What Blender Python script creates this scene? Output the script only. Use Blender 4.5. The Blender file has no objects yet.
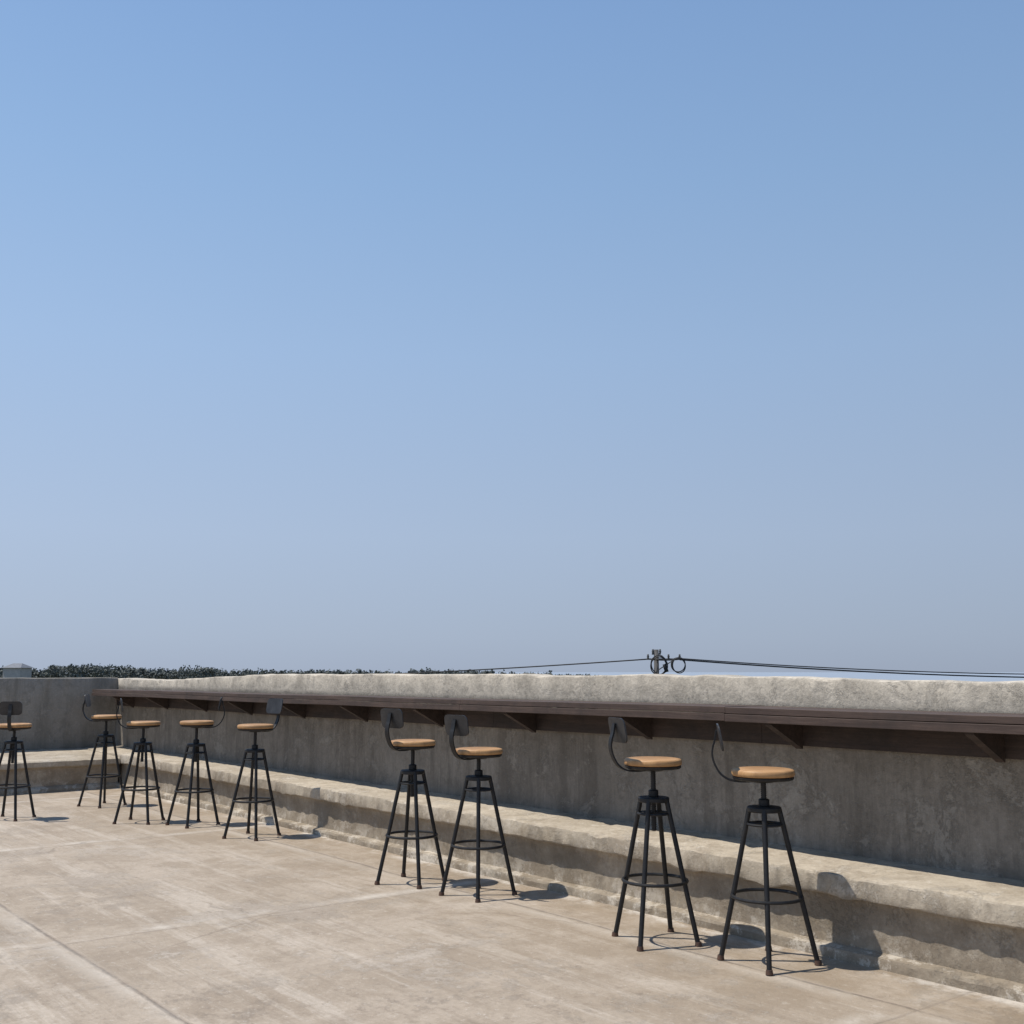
import bpy, bmesh, math, random
from mathutils import Vector, Matrix, noise
random.seed(7)
scene = bpy.context.scene
D = bpy.data

# ------------------------------------------------------------------ helpers
def link(o):
    scene.collection.objects.link(o); return o
def mesh_obj(name, verts, faces, mat=None, smooth=False, parent=None):
    me = D.meshes.new(name); me.from_pydata(verts, [], faces); me.update()
    if mat: me.materials.append(mat)
    if smooth:
        for p in me.polygons: p.use_smooth = True
    o = D.objects.new(name, me); link(o)
    if parent: o.parent = parent
    return o
def bm_obj(name, bm, mat=None, smooth=False, parent=None):
    me = D.meshes.new(name); bm.to_mesh(me); bm.free()
    if mat: me.materials.append(mat)
    if smooth:
        for p in me.polygons: p.use_smooth = True
    o = D.objects.new(name, me); link(o)
    if parent: o.parent = parent
    return o
def empty(name, loc=(0,0,0)):
    e = D.objects.new(name, None); e.location = loc; e.empty_display_size = .2
    return link(e)

class NT:
    def __init__(s, name):
        s.m = D.materials.new(name); s.m.use_nodes = True
        s.t = s.m.node_tree; s.b = s.t.nodes['Principled BSDF']
        s.co = s.t.nodes.new('ShaderNodeTexCoord').outputs['Object']
    def n(s, typ, **kw):
        nd = s.t.nodes.new(typ)
        for k, v in kw.items(): setattr(nd, k, v)
        return nd
    def l(s, a, b): s.t.links.new(a, b)
    def mapping(s, scale, rot=(0,0,0), loc=(0,0,0)):
        m = s.n('ShaderNodeMapping'); m.inputs['Scale'].default_value = scale
        m.inputs['Rotation'].default_value = rot; m.inputs['Location'].default_value = loc
        s.l(s.co, m.inputs[0]); return m.outputs[0]
    def noise(s, scale, detail=6, rough=.6, vec=None, dist=0):
        x = s.n('ShaderNodeTexNoise'); x.inputs['Scale'].default_value = scale
        x.inputs['Detail'].default_value = detail; x.inputs['Roughness'].default_value = rough
        x.inputs['Distortion'].default_value = dist
        s.l(vec if vec else s.co, x.inputs['Vector']); return x.outputs['Fac']
    def ramp(s, fac, a, b, va=0., vb=1.):
        r = s.n('ShaderNodeMapRange'); r.inputs['From Min'].default_value = a
        r.inputs['From Max'].default_value = b; r.inputs['To Min'].default_value = va
        r.inputs['To Max'].default_value = vb; s.l(fac, r.inputs['Value']); return r.outputs[0]
    def mix(s, fac, a, b, mode='MIX'):
        m = s.n('ShaderNodeMix', data_type='RGBA', blend_type=mode)
        if isinstance(fac, (int, float)): m.inputs[0].default_value = fac
        else: s.l(fac, m.inputs[0])
        for i, v in ((6, a), (7, b)):
            if isinstance(v, tuple): m.inputs[i].default_value = (*v[:3], 1)
            else: s.l(v, m.inputs[i])
        return m.outputs[2]
    def math(s, op, a, b=None):
        m = s.n('ShaderNodeMath', operation=op)
        for i, v in ((0, a), (1, b)):
            if v is None: continue
            if isinstance(v, (int, float)): m.inputs[i].default_value = v
            else: s.l(v, m.inputs[i])
        return m.outputs[0]
    def bump(s, h, strength=.4, dist=.01):
        b = s.n('ShaderNodeBump'); b.inputs['Strength'].default_value = strength
        b.inputs['Distance'].default_value = dist; s.l(h, b.inputs['Height'])
        s.l(b.outputs[0], s.b.inputs['Normal'])
    def col(s, c):
        if isinstance(c, tuple): s.b.inputs['Base Color'].default_value = (*c, 1)
        else: s.l(c, s.b.inputs['Base Color'])
    def rough(s, r):
        if isinstance(r, (int, float)): s.b.inputs['Roughness'].default_value = r
        else: s.l(r, s.b.inputs['Roughness'])

def crack_mask(k, scale, width, vec=None, gate=None):
    nz = k.n('ShaderNodeTexNoise'); nz.inputs['Scale'].default_value = 2.2; nz.inputs['Detail'].default_value = 5
    k.l(vec if vec else k.co, nz.inputs['Vector'])
    ad = k.n('ShaderNodeVectorMath', operation='SCALE'); k.l(nz.outputs['Color'], ad.inputs[0]); ad.inputs['Scale'].default_value = .55
    ad2 = k.n('ShaderNodeVectorMath', operation='ADD'); k.l(vec if vec else k.co, ad2.inputs[0]); k.l(ad.outputs[0], ad2.inputs[1])
    v = k.n('ShaderNodeTexVoronoi', feature='DISTANCE_TO_EDGE'); v.inputs['Scale'].default_value = scale
    k.l(ad2.outputs[0], v.inputs['Vector'])
    m = k.ramp(v.outputs['Distance'], 0, width, 1, 0)
    if gate is not None: m = k.math('MULTIPLY', m, gate)
    return m

# ------------------------------------------------------------------ materials
def mat_floor():
    k = NT('roof_concrete')
    big = k.noise(.45, 5, .6); mid = k.noise(2.2, 9, .74, dist=.3); fine = k.noise(38, 6, .7)
    str1 = k.noise(1, 9, .72, vec=k.mapping((.5, 5.5, 1), rot=(0,0,.06)))
    str2 = k.noise(1, 9, .72, vec=k.mapping((3.0, .6, 1), rot=(0,0,.04)))
    str3 = k.noise(1, 9, .75, vec=k.mapping((1.0, 12, 1), rot=(0,0,.05)))
    c = k.mix(k.ramp(big, .35, .65), (.385,.312,.235), (.475,.395,.312))
    c = k.mix(k.ramp(mid, .46, .58, 0, .65), c, (.30,.236,.172))
    c = k.mix(k.ramp(str1, .51, .60, 0, .60), c, (.56,.485,.40))
    c = k.mix(k.ramp(str2, .52, .64, 0, .40), c, (.27,.21,.155))
    c = k.mix(k.ramp(str3, .53, .62, 0, .45), c, (.26,.205,.15))
    pat = k.noise(1.6, 12, .82)
    c = k.mix(k.ramp(pat, .53, .585, 0, .55), c, (.60,.53,.45))
    blot = k.noise(.8, 12, .8)
    c = k.mix(k.ramp(blot, .53, .60, 0, .55), c, (.245,.187,.135))
    sp = k.noise(14, 8, .8)
    c = k.mix(k.ramp(sp, .55, .63, 0, .45), c, (.20,.155,.115))
    sp2 = k.noise(22, 6, .8, vec=k.mapping((1,1,1), loc=(5,8,0)))
    c = k.mix(k.ramp(sp2, .58, .64, 0, .5), c, (.62,.56,.48))
    c = k.mix(k.ramp(fine, .3, .7, .36, 0), c, (.21,.17,.125))
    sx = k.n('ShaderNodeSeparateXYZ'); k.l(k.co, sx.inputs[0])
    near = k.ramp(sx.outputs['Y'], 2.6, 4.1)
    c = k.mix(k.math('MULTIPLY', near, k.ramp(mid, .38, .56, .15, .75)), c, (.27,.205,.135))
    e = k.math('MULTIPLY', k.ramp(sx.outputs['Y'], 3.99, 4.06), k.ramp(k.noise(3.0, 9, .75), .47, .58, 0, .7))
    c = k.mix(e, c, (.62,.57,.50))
    def joint(sock, period, off, w):
        wob = k.math('MULTIPLY', k.noise(1.5, 5, .65), .05)
        a = k.math('ADD', k.math('ADD', sock, off), wob)
        a = k.math('PINGPONG', a, period/2)
        return k.ramp(a, 0, w, 1, 0)
    gate = k.ramp(k.noise(1.9, 7, .75), .40, .52, .2, 1)
    j = k.math('MAXIMUM', k.math('MULTIPLY', joint(sx.outputs['X'], 2.9, -.575, .012), .6), joint(sx.outputs['Y'], 2.1, .455, .015))
    j = k.math('MULTIPLY', j, gate)
    c = k.mix(k.math('MULTIPLY', j, .7), c, (.12,.09,.07))
    halo = k.math('MAXIMUM', joint(sx.outputs['X'], 2.9, -.51, .08), k.math('MULTIPLY', joint(sx.outputs['Y'], 2.1, .50, .08), .6))
    c = k.mix(k.math('MULTIPLY', k.math('MULTIPLY', halo, k.ramp(mid, .42, .56)), .6), c, (.64,.58,.50))
    cr = crack_mask(k, .42, .006, gate=k.ramp(k.noise(.6, 3, .5), .5, .6))
    c = k.mix(k.math('MULTIPLY', cr, .45), c, (.14,.11,.085))
    k.col(c); k.rough(.9)
    h = k.math('ADD', k.math('MULTIPLY', mid, .6), k.math('MULTIPLY', fine, .35))
    h = k.math('ADD', h, k.math('MULTIPLY', sp, .5))
    h = k.math('ADD', h, k.math('MULTIPLY', k.ramp(pat, .53, .585), .15))
    h = k.math('SUBTRACT', h, k.math('MULTIPLY', j, .6))
    k.bump(h, .75, .014)
    return k.m

def mat_wall(name, a, b, dark, pale, pale_amt=.5, streak=.5, crack=.5, moss=0., cap=None, band=None):
    k = NT(name)
    big = k.noise(1.1, 7, .7); mid = k.noise(4.5, 9, .76, dist=.3); fine = k.noise(55, 5, .7)
    sx = k.n('ShaderNodeSeparateXYZ'); k.l(k.co, sx.inputs[0])
    c = k.mix(k.ramp(big, .40, .60), a, b)
    st = k.noise(1, 9, .74, vec=k.mapping((5.5, 5.5, .8)))
    c = k.mix(k.ramp(st, .48, .62, 0, streak), c, dark)
    st2 = k.noise(1, 8, .74, vec=k.mapping((14, 14, 1.1), loc=(3,1,2)))
    c = k.mix(k.ramp(st2, .52, .64, 0, streak*.7), c, dark)
    c = k.mix(k.ramp(mid, .50, .62, 0, .55), c, dark)
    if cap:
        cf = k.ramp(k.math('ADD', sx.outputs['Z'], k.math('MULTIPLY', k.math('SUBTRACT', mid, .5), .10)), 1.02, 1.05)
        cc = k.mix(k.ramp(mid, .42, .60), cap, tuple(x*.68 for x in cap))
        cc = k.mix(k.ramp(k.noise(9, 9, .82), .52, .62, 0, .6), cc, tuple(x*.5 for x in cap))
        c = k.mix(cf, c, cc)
    pt = k.noise(2.6, 12, .82, dist=.3)
    c = k.mix(k.ramp(pt, .54, .58, 0, pale_amt), c, pale)
    pt2 = k.noise(11, 8, .8)
    c = k.mix(k.ramp(pt2, .57, .62, 0, pale_amt), c, pale)
    c = k.mix(k.ramp(fine, .3, .65, .38, 0), c, dark)
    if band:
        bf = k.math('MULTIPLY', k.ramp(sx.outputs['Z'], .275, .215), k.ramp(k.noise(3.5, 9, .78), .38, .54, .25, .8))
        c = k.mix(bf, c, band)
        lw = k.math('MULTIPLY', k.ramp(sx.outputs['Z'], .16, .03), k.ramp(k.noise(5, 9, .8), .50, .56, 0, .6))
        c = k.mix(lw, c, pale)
    if moss:
        c = k.mix(k.ramp(k.noise(3.3, 9, .78), .5, .60, 0, moss), c, (.18,.135,.08))
    cr = crack_mask(k, .9, .007, gate=k.ramp(k.noise(1.1, 3, .5), .52, .6))
    c = k.mix(k.math('MULTIPLY', cr, crack), c, tuple(x*.5 for x in dark))
    k.col(c); k.rough(.92)
    h = k.math('ADD', k.math('MULTIPLY', mid, .9), k.math('MULTIPLY', fine, .25))
    h = k.math('ADD', h, k.math('MULTIPLY', k.ramp(pt, .54, .58), .2))
    h = k.math('ADD', h, k.math('MULTIPLY', pt2, .5))
    k.bump(h, .75, .012)
    return k.m

def mat_wood(name, a, b, dark, scale=(1.2, 22, 22), rough=.6, bumpd=.004):
    k = NT(name)
    g = k.noise(1.6, 8, .7, vec=k.mapping(scale), dist=.4)
    m = k.noise(3, 7, .75)
    c = k.mix(k.ramp(g, .38, .62), a, b)
    c = k.mix(k.ramp(m, .46, .62, 0, .65), c, dark)
    k.col(c); k.rough(rough)
    k.bump(g, .5, bumpd)
    return k.m

def mat_metal():
    k = NT('black_painted_steel')
    c = k.mix(k.ramp(k.noise(30, 5, .6), .45, .7), (.010,.010,.011), (.020,.019,.018))
    c = k.mix(k.ramp(k.noise(60, 4, .7), .66, .72, 0, .6), c, (.08,.045,.025))
    k.col(c); k.rough(k.ramp(k.noise(25, 4, .6), .3, .7, .42, .65))
    k.b.inputs['Metallic'].default_value = .2
    return k.m
def mat_plate():
    k = NT('dark_backrest_steel')
    c = k.mix(k.ramp(k.noise(14, 6, .65), .4, .7), (.032,.032,.034), (.058,.057,.058))
    k.col(c); k.rough(.42); k.b.inputs['Metallic'].default_value = .35
    return k.m
def mat_plain(name, c1, c2, scale=5, rough=.8):
    k = NT(name)
    k.col(k.mix(k.ramp(k.noise(scale, 6, .65), .35, .65), c1, c2)); k.rough(rough)
    return k.m

M_floor = mat_floor()
M_parapet = mat_wall('parapet_plaster', (.235,.208,.172), (.315,.28,.235), (.13,.112,.090), (.42,.385,.33), .38, .65, .3, cap=(.63,.56,.455))  # parapet plaster, turning paler above counter height
M_end = mat_wall('end_wall_plaster', (.25,.225,.19), (.30,.275,.24), (.15,.135,.11), (.38,.35,.31), .3, .6, .3)
M_ledge = mat_wall('ledge_concrete', (.42,.36,.275), (.53,.46,.36), (.25,.20,.145), (.65,.59,.50), .5, .35, .3, moss=.3, band=(.20,.16,.115))
M_shelf = mat_wood('weathered_counter_wood', (.050,.031,.024), (.092,.060,.046), (.033,.023,.019), rough=.75)
M_under = mat_wood('dark_counter_wood', (.036,.024,.019), (.062,.041,.033), (.020,.015,.013), rough=.75)
M_seat = mat_wood('honey_seat_wood', (.36,.19,.075), (.50,.285,.12), (.22,.115,.045), scale=(2.2, 26, 4), rough=.55, bumpd=.002)
M_metal = mat_metal(); M_plate = mat_plate()
M_rubber = mat_plain('foot_rubber', (.10,.05,.03), (.04,.028,.024), 40, .8)

# ------------------------------------------------------------------ swept concrete
def nz(x, y, z, s):  return noise.noise(Vector((x*s, y*s, z*s)))
def sweep(name, prof, a0, a1, step, mat, axis='X', zfn=None, jit=.006, parent=None, closed=True, chip=.0):
    n = max(2, int((a1-a0)/step)); P = len(prof); vs = []; fs = []
    for i in range(n+1):
        a = a0+(a1-a0)*i/n
        for j, (d, z) in enumerate(prof):
            zz = z + (zfn(a, d, z) if zfn else 0)
            w = 0 if z <= 0.001 else 1
            dd = d + w*jit*(.5*nz(a, d*3, z*3, 3.1) + .7*nz(a+9, d*3, z*3, 14) + 1.0*nz(a+30, 0, 0, .7))
            zz += w*jit*(.25*nz(a+50, d*2, z*2, 4.3) + .5*nz(a+70, d*2, z*2, 15))
            if chip and z > .2:
                q = nz(a+20, d*4, z*4, 7.0)
                if q > .30: zz -= chip*(q-.30)*3
            vs.append((a, dd, zz) if axis == 'X' else (dd, a, zz))
    for i in range(n):
        for j in range(P if closed else P-1):
            k = (j+1) % P
            fs.append((i*P+j, i*P+k, (i+1)*P+k, (i+1)*P+j))
    fs.append(tuple(range(P))); fs.append(tuple(n*P+j for j in reversed(range(P))))
    o = mesh_obj(name, vs, fs, mat, smooth=False, parent=parent)
    bm = bmesh.new(); bm.from_mesh(o.data); bmesh.ops.recalc_face_normals(bm, faces=bm.faces[:]); bm.to_mesh(o.data); bm.free()
    for p in o.data.polygons: p.use_smooth = True
    try: o.data.set_sharp_from_angle(angle=math.radians(26))
    except Exception: pass
    return o

XE = 7.0
def ptop(a, d, z):
    if z < 1.0: return 0
    h = 0
    if a < -9.0: h -= .06*min(1, (-9.0-a)/2.5)
    if a > -4.5: h -= .018*min(1, (a+4.5)/2.0)
    h += .010*nz(a, 0, 0, .9) + .008*nz(a, 0, 5, 3.5) + .005*nz(a, d, 5, 9)
    return h
parapet = empty('parapet_wall')
prof = [(4.50,.30),(4.50,.6),(4.50,.85),(4.502,1.0),(4.498,1.08),(4.50,1.166),(4.504,1.176),(4.516,1.181),(4.62,1.183),(4.71,1.180),(4.728,1.165),(4.73,-.3),(4.60,-.3)]
sweep('wall_body', prof, -13.33, XE, .04, M_parapet, zfn=ptop, jit=.006, parent=parapet)
endw = empty('parapet_wall')
def etop(a, d, z):
    return 0 if z < 1.0 else .010*nz(a, 3, 0, .8)+.005*nz(a, d, 7, 3.5)
prof2 = [(-13.10,.25),(-13.10,.6),(-13.10,.9),(-13.10,1.115),(-13.105,1.127),(-13.12,1.132),(-13.32,1.132),(-13.34,1.12),(-13.34,-.3),(-13.2,-.3)]
sweep('wall_body', prof2, -9.0, 4.497, .07, M_end, axis='Y', zfn=etop, jit=.005, parent=endw)

ledge = empty('concrete_ledge')
pl = [(4.10,-.02),(4.10,.030),(4.106,.042),(4.162,.050),(4.168,.12),(4.165,.246),(4.160,.252),(4.122,.256),(4.118,.264),(4.118,.332),(4.122,.341),(4.134,.345),(4.30,.352),(4.42,.358),(4.515,.364),(4.515,-.02)]
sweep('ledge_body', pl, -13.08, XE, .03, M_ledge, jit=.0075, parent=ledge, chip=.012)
ledge2 = empty('concrete_ledge')
pe = [(-11.78,-.02),(-11.78,.03),(-11.80,.05),(-11.83,.06),(-11.83,.23),(-11.80,.245),(-11.79,.25),(-11.79,.30),(-11.81,.312),(-12.2,.322),(-12.7,.332),(-13.11,.34),(-13.11,-.02)]
sweep('ledge_body', pe, -9.0, 4.112, .07, M_ledge, axis='Y', jit=.009, parent=ledge2)

# ------------------------------------------------------------------ roof slab + building under it
def grid(name, x0, x1, y0, y1, s, z, mat, amp=0, parent=None):
    nx = int((x1-x0)/s); ny = int((y1-y0)/s); vs = []; fs = []
    for j in range(ny+1):
        for i in range(nx+1):
            x = x0+(x1-x0)*i/nx; y = y0+(y1-y0)*j/ny
            vs.append((x, y, z+amp*nz(x, y, 0, .8)+amp*.3*nz(x, y, 4, 3)))
    for j in range(ny):
        for i in range(nx):
            q = j*(nx+1)+i; fs.append((q, q+1, q+nx+2, q+nx+1))
    return mesh_obj(name, vs, fs, mat, smooth=True, parent=parent)
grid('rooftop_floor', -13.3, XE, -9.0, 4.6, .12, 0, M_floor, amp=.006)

def box(name, x0, x1, y0, y1, z0, z1, mat, parent=None, bev=0, loc=None):
    bm = bmesh.new()
    bmesh.ops.create_cube(bm, size=1)
    for v in bm.verts:
        v.co = Vector((x0+(v.co.x+.5)*(x1-x0), y0+(v.co.y+.5)*(y1-y0), z0+(v.co.z+.5)*(z1-z0)))
    if bev: bmesh.ops.bevel(bm, geom=bm.edges[:], offset=bev, segments=2, affect='EDGES')
    return bm_obj(name, bm, mat, parent=parent)
bld = empty('concrete_building')
M_body = mat_plain('building_render', (.34,.32,.28), (.42,.39,.34), 1.2, .9)
M_glass = mat_plain('window_glass', (.02,.025,.03), (.03,.035,.04), 1, .12)
box('building_body', -13.36, XE, -9.0, 4.72, -7.0, -.32, M_body, parent=bld)
for i in range(6):
    for zz in (-2.6, -5.6):
        box('window', -12+i*3.1, -10.6+i*3.1, 4.723, 4.76, zz, zz+1.3, M_glass, parent=bld)

# ------------------------------------------------------------------ timber counter
counter = empty('wooden_bar_counter')
def ztop(x): return 1.035 - .030*max(0, min(1, (-2.2-x)/10.8)) + .006*nz(x+12, 0, 0, .45) + .002*nz(x, 2, 0, 1.7)
def plank(name, x0, x1, y0, y1, dz0, dz1, mat, dzz=0, dy=0):
    n = max(3, int((x1-x0)/.2)); vs = []; fs = []
    for i in range(n+1):
        x = x0+(x1-x0)*i/n
        zt = ztop(x)+dzz
        c = .0015
        for (yy, zz) in ((y0+c,zt+dz0),(y1-c,zt+dz0),(y1,zt+dz0+c),(y1,zt+dz1-c),(y1-c,zt+dz1),(y0+c,zt+dz1),(y0,zt+dz1-c),(y0,zt+dz0+c)):
            vs.append((x, yy+dy+.006*nz(x, 5, 0, .6), zz))
    for i in range(n):
        for j in range(8):
            k2 = (j+1) % 8
            fs.append((i*8+j, (i+1)*8+j, (i+1)*8+k2, i*8+k2))
    fs.append(tuple(reversed(range(8)))); fs.append(tuple(n*8+j for j in range(8)))
    return mesh_obj(name, vs, fs, mat, parent=counter)
segs = [(-13.0,-9.402),(-9.4,-5.802),(-5.8,-3.602),(-3.6,-.202),(-.2,3.3),(3.302,6.6)]
for i, (a, b) in enumerate(segs):
    o1 = random.uniform(-.0025,.0025)
    plank('top_board', a, b, 4.180, 4.337, -.030, 0, M_shelf, o1, 0)
    plank('top_board', a, b, 4.339, 4.486, -.030, 0, M_shelf, o1+random.uniform(-.002,.003), 0)
    plank('front_rail', a, b, 4.174, 4.204, -.068, -.033, M_shelf, o1, 0)
    plank('wall_board', a, b, 4.450, 4.480, -.185, -.045, M_under, 0, 0)
x = -12.4
while x < 5:
    zt = ztop(x)-.045
    t = .02
    pr = [(4.447, zt), (4.215, zt), (4.215, zt-.035), (4.447, zt-.155)]
    vs = [(x-t, y, z) for y, z in pr]+[(x+t, y, z) for y, z in pr]
    mesh_obj('bracket', vs, [(0,1,2,3),(7,6,5,4),(0,4,5,1),(1,5,6,2),(2,6,7,3),(3,7,4,0)], M_under, parent=counter)
    x += 1.003

# ------------------------------------------------------------------ bar stools
def tube_bm(bm, pts, r, seg=10, cap=True):
    rings = []
    pts = [Vector(p) for p in pts]
    up0 = None
    for i, p in enumerate(pts):
        d = (pts[min(i+1, len(pts)-1)]-pts[max(i-1, 0)]).normalized()
        if up0 is None:
            up0 = d.orthogonal().normalized()
        up0 = (up0 - d*up0.dot(d)).normalized()
        s = d.cross(up0)
        rr = r[i] if isinstance(r, (list, tuple)) else r
        rings.append([bm.verts.new(p+(up0*math.cos(2*math.pi*k/seg)+s*math.sin(2*math.pi*k/seg))*rr) for k in range(seg)])
    for i in range(len(rings)-1):
        for k in range(seg):
            bm.faces.new((rings[i][k], rings[i][(k+1)%seg], rings[i+1][(k+1)%seg], rings[i+1][k]))
    if cap:
        bm.faces.new(list(reversed(rings[0]))); bm.faces.new(rings[-1])
def lathe_bm(bm, prof, seg=48):
    rings = []
    for r, z in prof:
        rings.append([bm.verts.new((r*math.cos(2*math.pi*k/seg), r*math.sin(2*math.pi*k/seg), z)) for k in range(seg)])
    for i in range(len(rings)-1):
        for k in range(seg):
            bm.faces.new((rings[i][k], rings[i][(k+1)%seg], rings[i+1][(k+1)%seg], rings[i+1][k]))
    bm.faces.new(list(reversed(rings[0]))); bm.faces.new(rings[-1])
def torus_bm(bm, R, r, z, seg=48, s2=8):
    rg = []
    for k in range(seg):
        a = 2*math.pi*k/seg
        rg.append([bm.verts.new(((R+r*math.cos(b))*math.cos(a), (R+r*math.cos(b))*math.sin(a), z+r*math.sin(b))) for b in [2*math.pi*q/s2 for q in range(s2)]])
    for k in range(seg):
        for q in range(s2):
            bm.faces.new((rg[k][q], rg[(k+1)%seg][q], rg[(k+1)%seg][(q+1)%s2], rg[k][(q+1)%s2]))
def tomesh(name, bm, mat, smooth=True, ang=35):
    me = D.meshes.new(name); bmesh.ops.recalc_face_normals(bm, faces=bm.faces[:]); bm.to_mesh(me); bm.free()
    me.materials.append(mat)
    if smooth:
        for p in me.polygons: p.use_smooth = True
        try: me.set_sharp_from_angle(angle=math.radians(ang))
        except Exception: pass
    return me
RF, RT, ZT = .196, .062, .625
def legr(z): return RF+(RT-RF)*z/ZT
parts = {}
for i in range(4):
    a = i*math.pi/2; c, s = math.cos(a), math.sin(a)
    bm = bmesh.new(); tube_bm(bm, [(RF*c,RF*s,.012),(legr(.3)*c,legr(.3)*s,.3),(RT*c,RT*s,ZT)], .0110, 12)
    parts['leg_%d'%(i+1)] = tomesh('leg', bm, M_metal)
    bm = bmesh.new(); tube_bm(bm, [((RF+.003)*c,(RF+.003)*s,0),((RF+.002)*c,(RF+.002)*s,.018)], [.016,.0135], 12)
    parts['foot_pad_%d'%(i+1)] = tomesh('foot_pad', bm, M_rubber)
bm = bmesh.new(); torus_bm(bm, legr(.265)+.006, .0075, .265)
parts['footrest_ring'] = tomesh('footrest_ring', bm, M_metal)
bm = bmesh.new()
lathe_bm(bm, [(.068,ZT-.014),(.072,ZT-.010),(.072,ZT+.004),(.068,ZT+.008),(.030,ZT+.010)], 32)
lathe_bm(bm, [(.020,ZT+.008),(.023,ZT+.012),(.023,ZT+.036),(.019,ZT+.040)], 24)
torus_bm(bm, legr(.56)-.004, .0055, .56, 32, 8)
for i in range(2):
    a = i*math.pi/2; R = legr(.56); tube_bm(bm, [(R*math.cos(a),R*math.sin(a),.56),(-R*math.cos(a),-R*math.sin(a),.56)], .0055, 8)
parts['top_collar'] = tomesh('top_collar', bm, M_metal)
bm = bmesh.new()
pr = []; z = .47
while z < .752:
    pr += [(.0100, z), (.0128, z+.004)]; z += .008
lathe_bm(bm, pr, 14)
parts['screw_spindle'] = tomesh('screw_spindle', bm, M_metal, ang=80)
bm = bmesh.new()
lathe_bm(bm, [(.045,.738),(.05,.744),(.118,.748),(.126,.751),(.129,.756),(.129,.762),(.126,.764)], 48)
seat_pan = tomesh('seat_pan', bm, M_metal)
bm = bmesh.new()
lathe_bm(bm, [(.126,.7645),(.131,.767),(.133,.775),(.132,.787),(.127,.792),(.115,.7945),(.06,.793)], 64)
seat_me = tomesh('seat', bm, M_seat, ang=60)
def strip_bm(bm, pts, w, t):
    rings = []
    for i, (x, z) in enumerate(pts):
        p0 = Vector(pts[max(0, i-1)]); p1 = Vector(pts[min(len(pts)-1, i+1)])
        d = (p1-p0).normalized(); n = Vector((-d.y, d.x))*t/2
        rings.append([bm.verts.new((x+n.x, -w/2, z+n.y)), bm.verts.new((x+n.x, w/2, z+n.y)), bm.verts.new((x-n.x, w/2, z-n.y)), bm.verts.new((x-n.x, -w/2, z-n.y))])
    for i in range(len(rings)-1):
        for k in range(4):
            bm.faces.new((rings[i][k], rings[i][(k+1)%4], rings[i+1][(k+1)%4], rings[i+1][k]))
    bm.faces.new(rings[0]); bm.faces.new(list(reversed(rings[-1])))
bm = bmesh.new()
ctrl = [(.04,.742),(.09,.740),(.14,.746),(.178,.770),(.202,.810),(.212,.850),(.208,.885),(.200,.91),(.192,.955)]
pts = []
for i in range(len(ctrl)-1):
    p = [Vector(ctrl[max(0,i-1)]), Vector(ctrl[i]), Vector(ctrl[i+1]), Vector(ctrl[min(len(ctrl)-1,i+2)])]
    for q in range(5):
        t = q/5
        v = .5*((2*p[1])+(-p[0]+p[2])*t+(2*p[0]-5*p[1]+4*p[2]-p[3])*t*t+(-p[0]+3*p[1]-3*p[2]+p[3])*t**3)
        pts.append((v.x, v.y))
pts.append(ctrl[-1])
strip_bm(bm, pts, .028, .008)
back_bar = tomesh('back_bar', bm, M_metal)
bm = bmesh.new()
W, H, RC, TH = .175, .112, .028, .007
out = []
for cx, cz, a0 in ((W/2-RC, H/2-RC, 0), (-W/2+RC, H/2-RC, 90), (-W/2+RC, -H/2+RC, 180), (W/2-RC, -H/2+RC, 270)):
    for q in range(7):
        a = math.radians(a0+q*15); out.append((cx+RC*math.cos(a), cz+RC*math.sin(a)))
def pp(u, w, off):
    x = .184 + off - .9*u*u + .02*(w/H)
    return (x, u, .925+w)
ks = [1, .8, .55, .3]
def side(off):
    rings = []
    for s_ in ks: rings.append([bm.verts.new(pp(u*s_, w*s_, off)) for u, w in out])
    n = len(out)
    for r in range(len(ks)-1):
        for k in range(n): bm.faces.new((rings[r][k], rings[r][(k+1)%n], rings[r+1][(k+1)%n], rings[r+1][k]))
    bm.faces.new(rings[-1]); return rings[0]
A = side(0); B = side(-TH)
for k in range(len(A)): bm.faces.new((A[k], A[(k+1)%len(A)], B[(k+1)%len(A)], B[k]))
back_plate = tomesh('back_plate', bm, M_plate, ang=40)

CAMA = math.radians(141.55)
def stool(x, y, back_deg, leg_deg, dz=0.0):
    e = empty('bar_stool', (x, y, 0))
    lg = math.radians(leg_deg); bk = math.radians(back_deg)
    for k, me in parts.items():
        o = D.objects.new(k, me); link(o); o.parent = e
        o.rotation_euler = (0, 0, lg)
        if k == 'screw_spindle': o.location.z = dz
    for k, me in (('seat', seat_me), ('seat_pan', seat_pan), ('back_bar', back_bar), ('backrest', back_plate)):
        o = D.objects.new(k, me); link(o); o.parent = e
        o.rotation_euler = (0, 0, bk); o.location.z = dz
    return e
stool(-3.108, 3.840, 222, 129, -.004)
stool(-3.657, 3.733, 134+180-64, 134-20, .012)
stool(-4.984, 3.722, 143+180-44, 143, -.012)
stool(-5.520, 3.640, 146+180-44, 146+14, .010)
stool(-7.720, 3.690, 155-90+38, 155+8, .020)
stool(-8.620, 3.610, 157-90-4, 157-12, .018)
stool(-9.050, 3.336, 160+90, 160+20, .006)
stool(-10.34, 3.464, 161+90-12, 161-5, .016)
stool(-9.90, 2.560, 165+180-12, 165+15, -.020)

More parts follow.
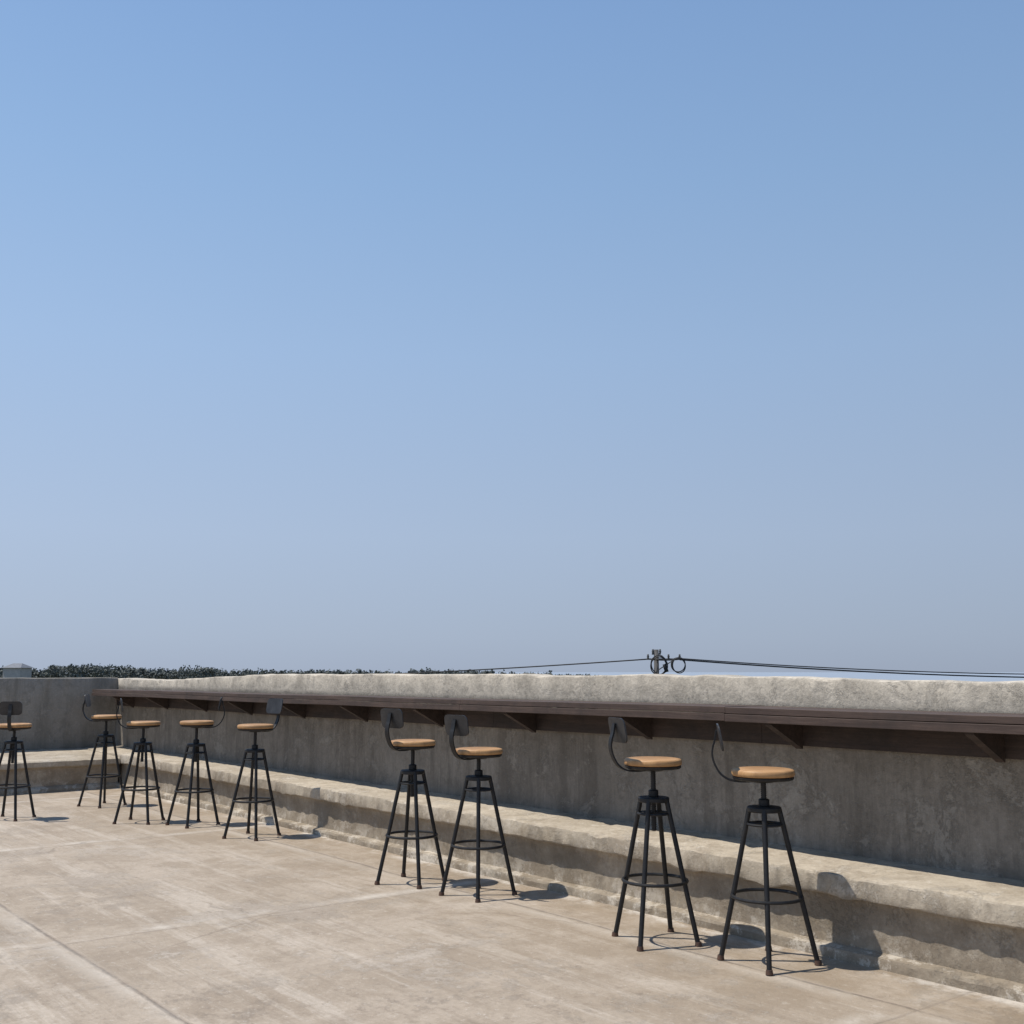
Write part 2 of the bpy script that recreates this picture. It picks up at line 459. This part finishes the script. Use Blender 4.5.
# ------------------------------------------------------------------ landscape beyond the roof
GZ = -7.0
M_ground = mat_plain('field_ground', (.07,.085,.04), (.13,.12,.07), .03, .95)
grid('ground', -900, 900, -900, 900, 60, GZ, M_ground, amp=0)
k = NT('sea_water'); k.col((.27,.31,.36)); k.rough(.5)  # pale base colour has the horizon haze painted in
sea = mesh_obj('sea', [(-30000,-30000,GZ-.4),(30000,-30000,GZ-.4),(30000,30000,GZ-.4),(-30000,30000,GZ-.4)], [(0,1,2,3)], k.m)

fwd = Vector((-.7831,.6219,0)); rgt = Vector((.6219,.7831,0))
def world(dist, lat, z): 
    v = fwd*dist+rgt*lat; return Vector((v.x, v.y, z))
kf = NT('hazed_foliage')
c = kf.mix(kf.ramp(kf.noise(.35, 5, .7), .35, .65), (.095,.108,.105), (.14,.15,.13)); kf.col(c); kf.rough(.9)  # distance haze painted into the leaf colour as a pale bluish lift
M_fol = kf.m
vs, fs = [], []
def leaf(p, s):
    n = Vector((random.gauss(0,1), random.gauss(0,1), random.gauss(0,1))).normalized()
    a = n.orthogonal().normalized()*s; b = n.cross(a).normalized()*s*random.uniform(.6,1)
    i = len(vs)
    for q in (a*.9+b*.3, b-a*.2, -a-b*.2, -b+a*.3): vs.append(tuple(p+q))
    fs.append((i, i+1, i+2, i+3))
def tree(pos, h, r):
    base = len(vs)
    for kk in range(6):
        a = kk*math.pi/3
        vs.append((pos.x+.18*math.cos(a), pos.y+.18*math.sin(a), GZ))
    for kk in range(6):
        a = kk*math.pi/3
        vs.append((pos.x+.08*math.cos(a), pos.y+.08*math.sin(a), GZ+h*.8))
    for kk in range(6): fs.append((base+kk, base+(kk+1)%6, base+6+(kk+1)%6, base+6+kk))
    cl = []
    for _ in range(9):
        a = random.random()*6.28; q = random.random()**.5*r*.8
        cl.append((Vector((pos.x+q*math.cos(a), pos.y+q*math.sin(a), GZ+h-r*.5-random.random()*h*.30)), r*random.uniform(.30,.55)))
    for cpos, cr in cl:
        for _ in range(46):
            v = Vector((random.gauss(0,1), random.gauss(0,1), random.gauss(0,.8))).normalized()*cr*random.uniform(.45,1.02)
            leaf(cpos+v, random.uniform(.20,.40))
def prof_h(px):
    pts = [(-160,2.0),(0,1.2),(30,1.0),(55,1.8),(130,1.7),(150,.9),(175,1.0),(190,1.5),(205,1.2),(235,1.0),(250,.8),(330,.8),(350,1.0),(380,.7),(430,1.1),(470,.9),(500,.5),(560,.3),(620,-.6)]
    for (a, ha), (b, hb) in zip(pts, pts[1:]):
        if a <= px <= b: return ha+(hb-ha)*(px-a)/(b-a)
    return -1
px = -150
while px < 612:
    dist = random.uniform(290, 350)
    lat = (px-512)/1112*dist
    h = (prof_h(px)*dist/200+1.2-GZ)*random.uniform(.92, 1.005)
    tree(world(dist, lat, 0), h, random.uniform(2.0, 3.4))
    px += random.uniform(2.2, 4.2)
mesh_obj('distant_trees', vs, fs, M_fol)

def house(px, dist, w, d, hw, hr, mw, mr):
    e = empty('distant_house', tuple(world(dist, (px-512)/1112*dist, GZ)))
    e.rotation_euler[2] = CAMA+1.3
    box('walls', -w/2, w/2, -d/2, d/2, 0, hw, mw, parent=e)
    o = .4
    vsr = [(-w/2-o,-d/2-o,hw+.003),(w/2+o,-d/2-o,hw+.003),(w/2+o,d/2+o,hw+.003),(-w/2-o,d/2+o,hw+.003),(-w/4,0,hw+hr),(w/4,0,hw+hr)]
    mesh_obj('roof', vsr, [(0,1,5,4),(1,2,5),(2,3,4,5),(3,0,4),(3,2,1,0)], mr, parent=e)
    for q in range(3):
        box('window', -w/2+.9+q*w/3, -w/2+2.0+q*w/3, -d/2-.05, -d/2-.003, hw-1.9, hw-.8, M_glass, parent=e)
M_w = mat_plain('house_render', (.30,.30,.30), (.38,.37,.36), 1, .9)
M_r1 = mat_plain('grey_roof_tiles', (.12,.13,.15), (.17,.18,.2), 2, .7)
house(17, 270, 5.0, 4, 9.2, 1.1, M_w, M_r1)

# ------------------------------------------------------------------ utility poles and cables
M_pole = mat_plain('pole_concrete', (.06,.06,.062), (.12,.115,.11), 4, .85)
M_cable = mat_plain('cable_rubber', (.012,.012,.014), (.02,.02,.022), 4, .7)
M_ins = mat_plain('insulator_porcelain', (.06,.055,.05), (.14,.13,.12), 6, .4)
def upole(name, pos, top, arm=True):
    e = empty(name, (pos.x, pos.y, 0))
    bm = bmesh.new(); tube_bm(bm, [(0,0,GZ),(0,0,(GZ+top)/2),(0,0,top)], [.12,.08,.042], 14)
    bm_obj('pole_shaft', bm, M_pole, True, e)
    return e
pp0 = world(20, 2.60, 0)
pole = upole('utility_pole', pp0, 1.60)
def add_tube(nm, pts, r, mat, parent, seg=8):
    bm = bmesh.new(); tube_bm(bm, pts, r, seg); return bm_obj(nm, bm, mat, True, parent)
def L(lat, z, f=0): 
    v = rgt*lat+fwd*f; return (v.x, v.y, z)
add_tube('crossarm', [L(-.18,1.43),L(.46,1.43)], .014, M_pole, pole)
add_tube('brace', [L(0,1.22,-.06),L(.30,1.41,-.02)], .009, M_pole, pole)
add_tube('top_bracket', [L(-.08,1.52),L(.08,1.52)], .012, M_pole, pole)
for lt, z in ((-.06,1.53),(.07,1.53),(-.15,1.44),(.22,1.44),(.42,1.44)):
    bm = bmesh.new(); lathe_bm(bm, [(.010,0),(.024,.012),(.014,.025),(.026,.04),(.014,.055),(.019,.07),(.006,.08)], 12)
    o = bm_obj('insulator', bm, M_ins, True, pole); o.location = L(lt, z)
def coil(lat, z, R, turns, ph):
    pts = []
    for i in range(int(turns*24)+1):
        a = ph+i/24*2*math.pi; rr = R*(1+.10*math.sin(i*.37))
        pts.append(L(lat+rr*math.cos(a)*.9, z+rr*math.sin(a), -.08-.0012*i))
    add_tube('cable_coil', pts, .010, M_cable, pole, 6)
coil(.03, 1.32, .16, 2.6, .3); coil(.38, 1.32, .13, 2.3, 1.6)
add_tube('splice_case', [L(.13,1.34,-.1),L(.17,1.2,-.1)], .035, M_cable, pole)
add_tube('drop_wire', [L(.09,1.5,-.05),L(.16,1.36,-.07),L(.12,1.25,-.09)], .008, M_cable, pole)

cables = empty('overhead_cable')
def cable(a, b, sag, r):
    a = Vector(a); b = Vector(b); pts = []
    for i in range(41):
        t = i/40; p = a.lerp(b, t); p.z -= sag*4*t*(1-t); pts.append(p)
    add_tube('wire', pts, r, M_cable, cables, 6)
cable(world(20,2.45,1.43), world(30,-11.5,1.0), .13, .012)
cable(world(20,3.05,1.44), world(22,16.5,1.28), .20, .010)
cable(world(20,3.02,1.42), world(22,16.5,1.16), .19, .013)
cable(world(19.95,2.45,1.43), world(19.95,3.05,1.43), .02, .010)
for p_ in ((22,16.5,1.5),(30,-11.5,1.02)):
    upole('utility_pole', world(p_[0], p_[1], 0), p_[2])

# ------------------------------------------------------------------ light
SUN_EL = 65; SD = Vector((-.62,-.785,0)).normalized()
world_ = D.worlds.new('World'); scene.world = world_; world_.use_nodes = True
nt = world_.node_tree
bg = nt.nodes['Background']; STR = .09
sky = nt.nodes.new('ShaderNodeTexSky'); sky.sky_type = 'NISHITA'; sky.sun_disc = False
sky.sun_elevation = math.radians(SUN_EL); sky.sun_rotation = math.atan2(SD.x, SD.y) % (2*math.pi)
sky.air_density = 1.0; sky.dust_density = 1.6; sky.ozone_density = 1.5
def lin(c): 
    return tuple(((v/255+.055)/1.055)**2.4 if v/255 > .04045 else v/255/12.92 for v in c)
tc = nt.nodes.new('ShaderNodeTexCoord')
sp = nt.nodes.new('ShaderNodeSeparateXYZ'); nt.links.new(tc.outputs['Generated'], sp.inputs[0])
cr = nt.nodes.new('ShaderNodeValToRGB'); nt.links.new(sp.outputs['Z'], cr.inputs[0])
stops = [(0,(166,179,200)),(.03,(169,184,206)),(.12,(171,190,217)),(.28,(160,188,224)),(.42,(145,179,221)),(.56,(131,167,215)),(1,(84,124,180))]
el = cr.color_ramp.elements
el[0].position = 0; el[0].color = (*lin(stops[0][1]), 1)
el[1].position = 1; el[1].color = (*lin(stops[-1][1]), 1)
for p_, c_ in stops[1:-1]:
    e_ = el.new(p_); e_.color = (*lin(c_), 1)
dt = nt.nodes.new('ShaderNodeVectorMath'); dt.operation = 'DOT_PRODUCT'
nt.links.new(tc.outputs['Generated'], dt.inputs[0]); dt.inputs[1].default_value = SD
mr = nt.nodes.new('ShaderNodeMapRange'); nt.links.new(dt.outputs['Value'], mr.inputs[0])
mr.inputs[1].default_value = -.6; mr.inputs[2].default_value = .6; mr.inputs[3].default_value = .86/STR; mr.inputs[4].default_value = 1.10/STR
sc = nt.nodes.new('ShaderNodeVectorMath'); sc.operation = 'SCALE'
nt.links.new(cr.outputs[0], sc.inputs[0]); nt.links.new(mr.outputs[0], sc.inputs['Scale'])
mx = nt.nodes.new('ShaderNodeMix'); mx.data_type = 'RGBA'; mx.inputs[0].default_value = .92
nt.links.new(sky.outputs[0], mx.inputs[6]); nt.links.new(sc.outputs[0], mx.inputs[7])
nt.links.new(mx.outputs[2], bg.inputs['Color']); bg.inputs['Strength'].default_value = STR
sd = D.lights.new('sun', 'SUN'); sd.energy = 4.7; sd.angle = math.radians(.5); sd.color = (1,.945,.86)
so = D.objects.new('sun', sd); link(so)
dirv = Vector((SD.x*math.cos(math.radians(SUN_EL)), SD.y*math.cos(math.radians(SUN_EL)), math.sin(math.radians(SUN_EL))))
so.rotation_euler = dirv.to_track_quat('Z','Y').to_euler(); so.location = dirv*30

# ------------------------------------------------------------------ camera
cam = D.cameras.new('camera'); co = D.objects.new('camera', cam); link(co)
cam.sensor_width = 36; cam.lens = 1100/1024*36; cam.clip_end = 60000; cam.clip_start = .05
co.location = (0, 0, 1.2)
co.rotation_euler = (math.radians(90+8.276), 0, CAMA-math.pi/2)
scene.camera = co
scene.view_settings.view_transform = 'Standard'
scene.view_settings.look = 'None'; scene.view_settings.exposure = 0
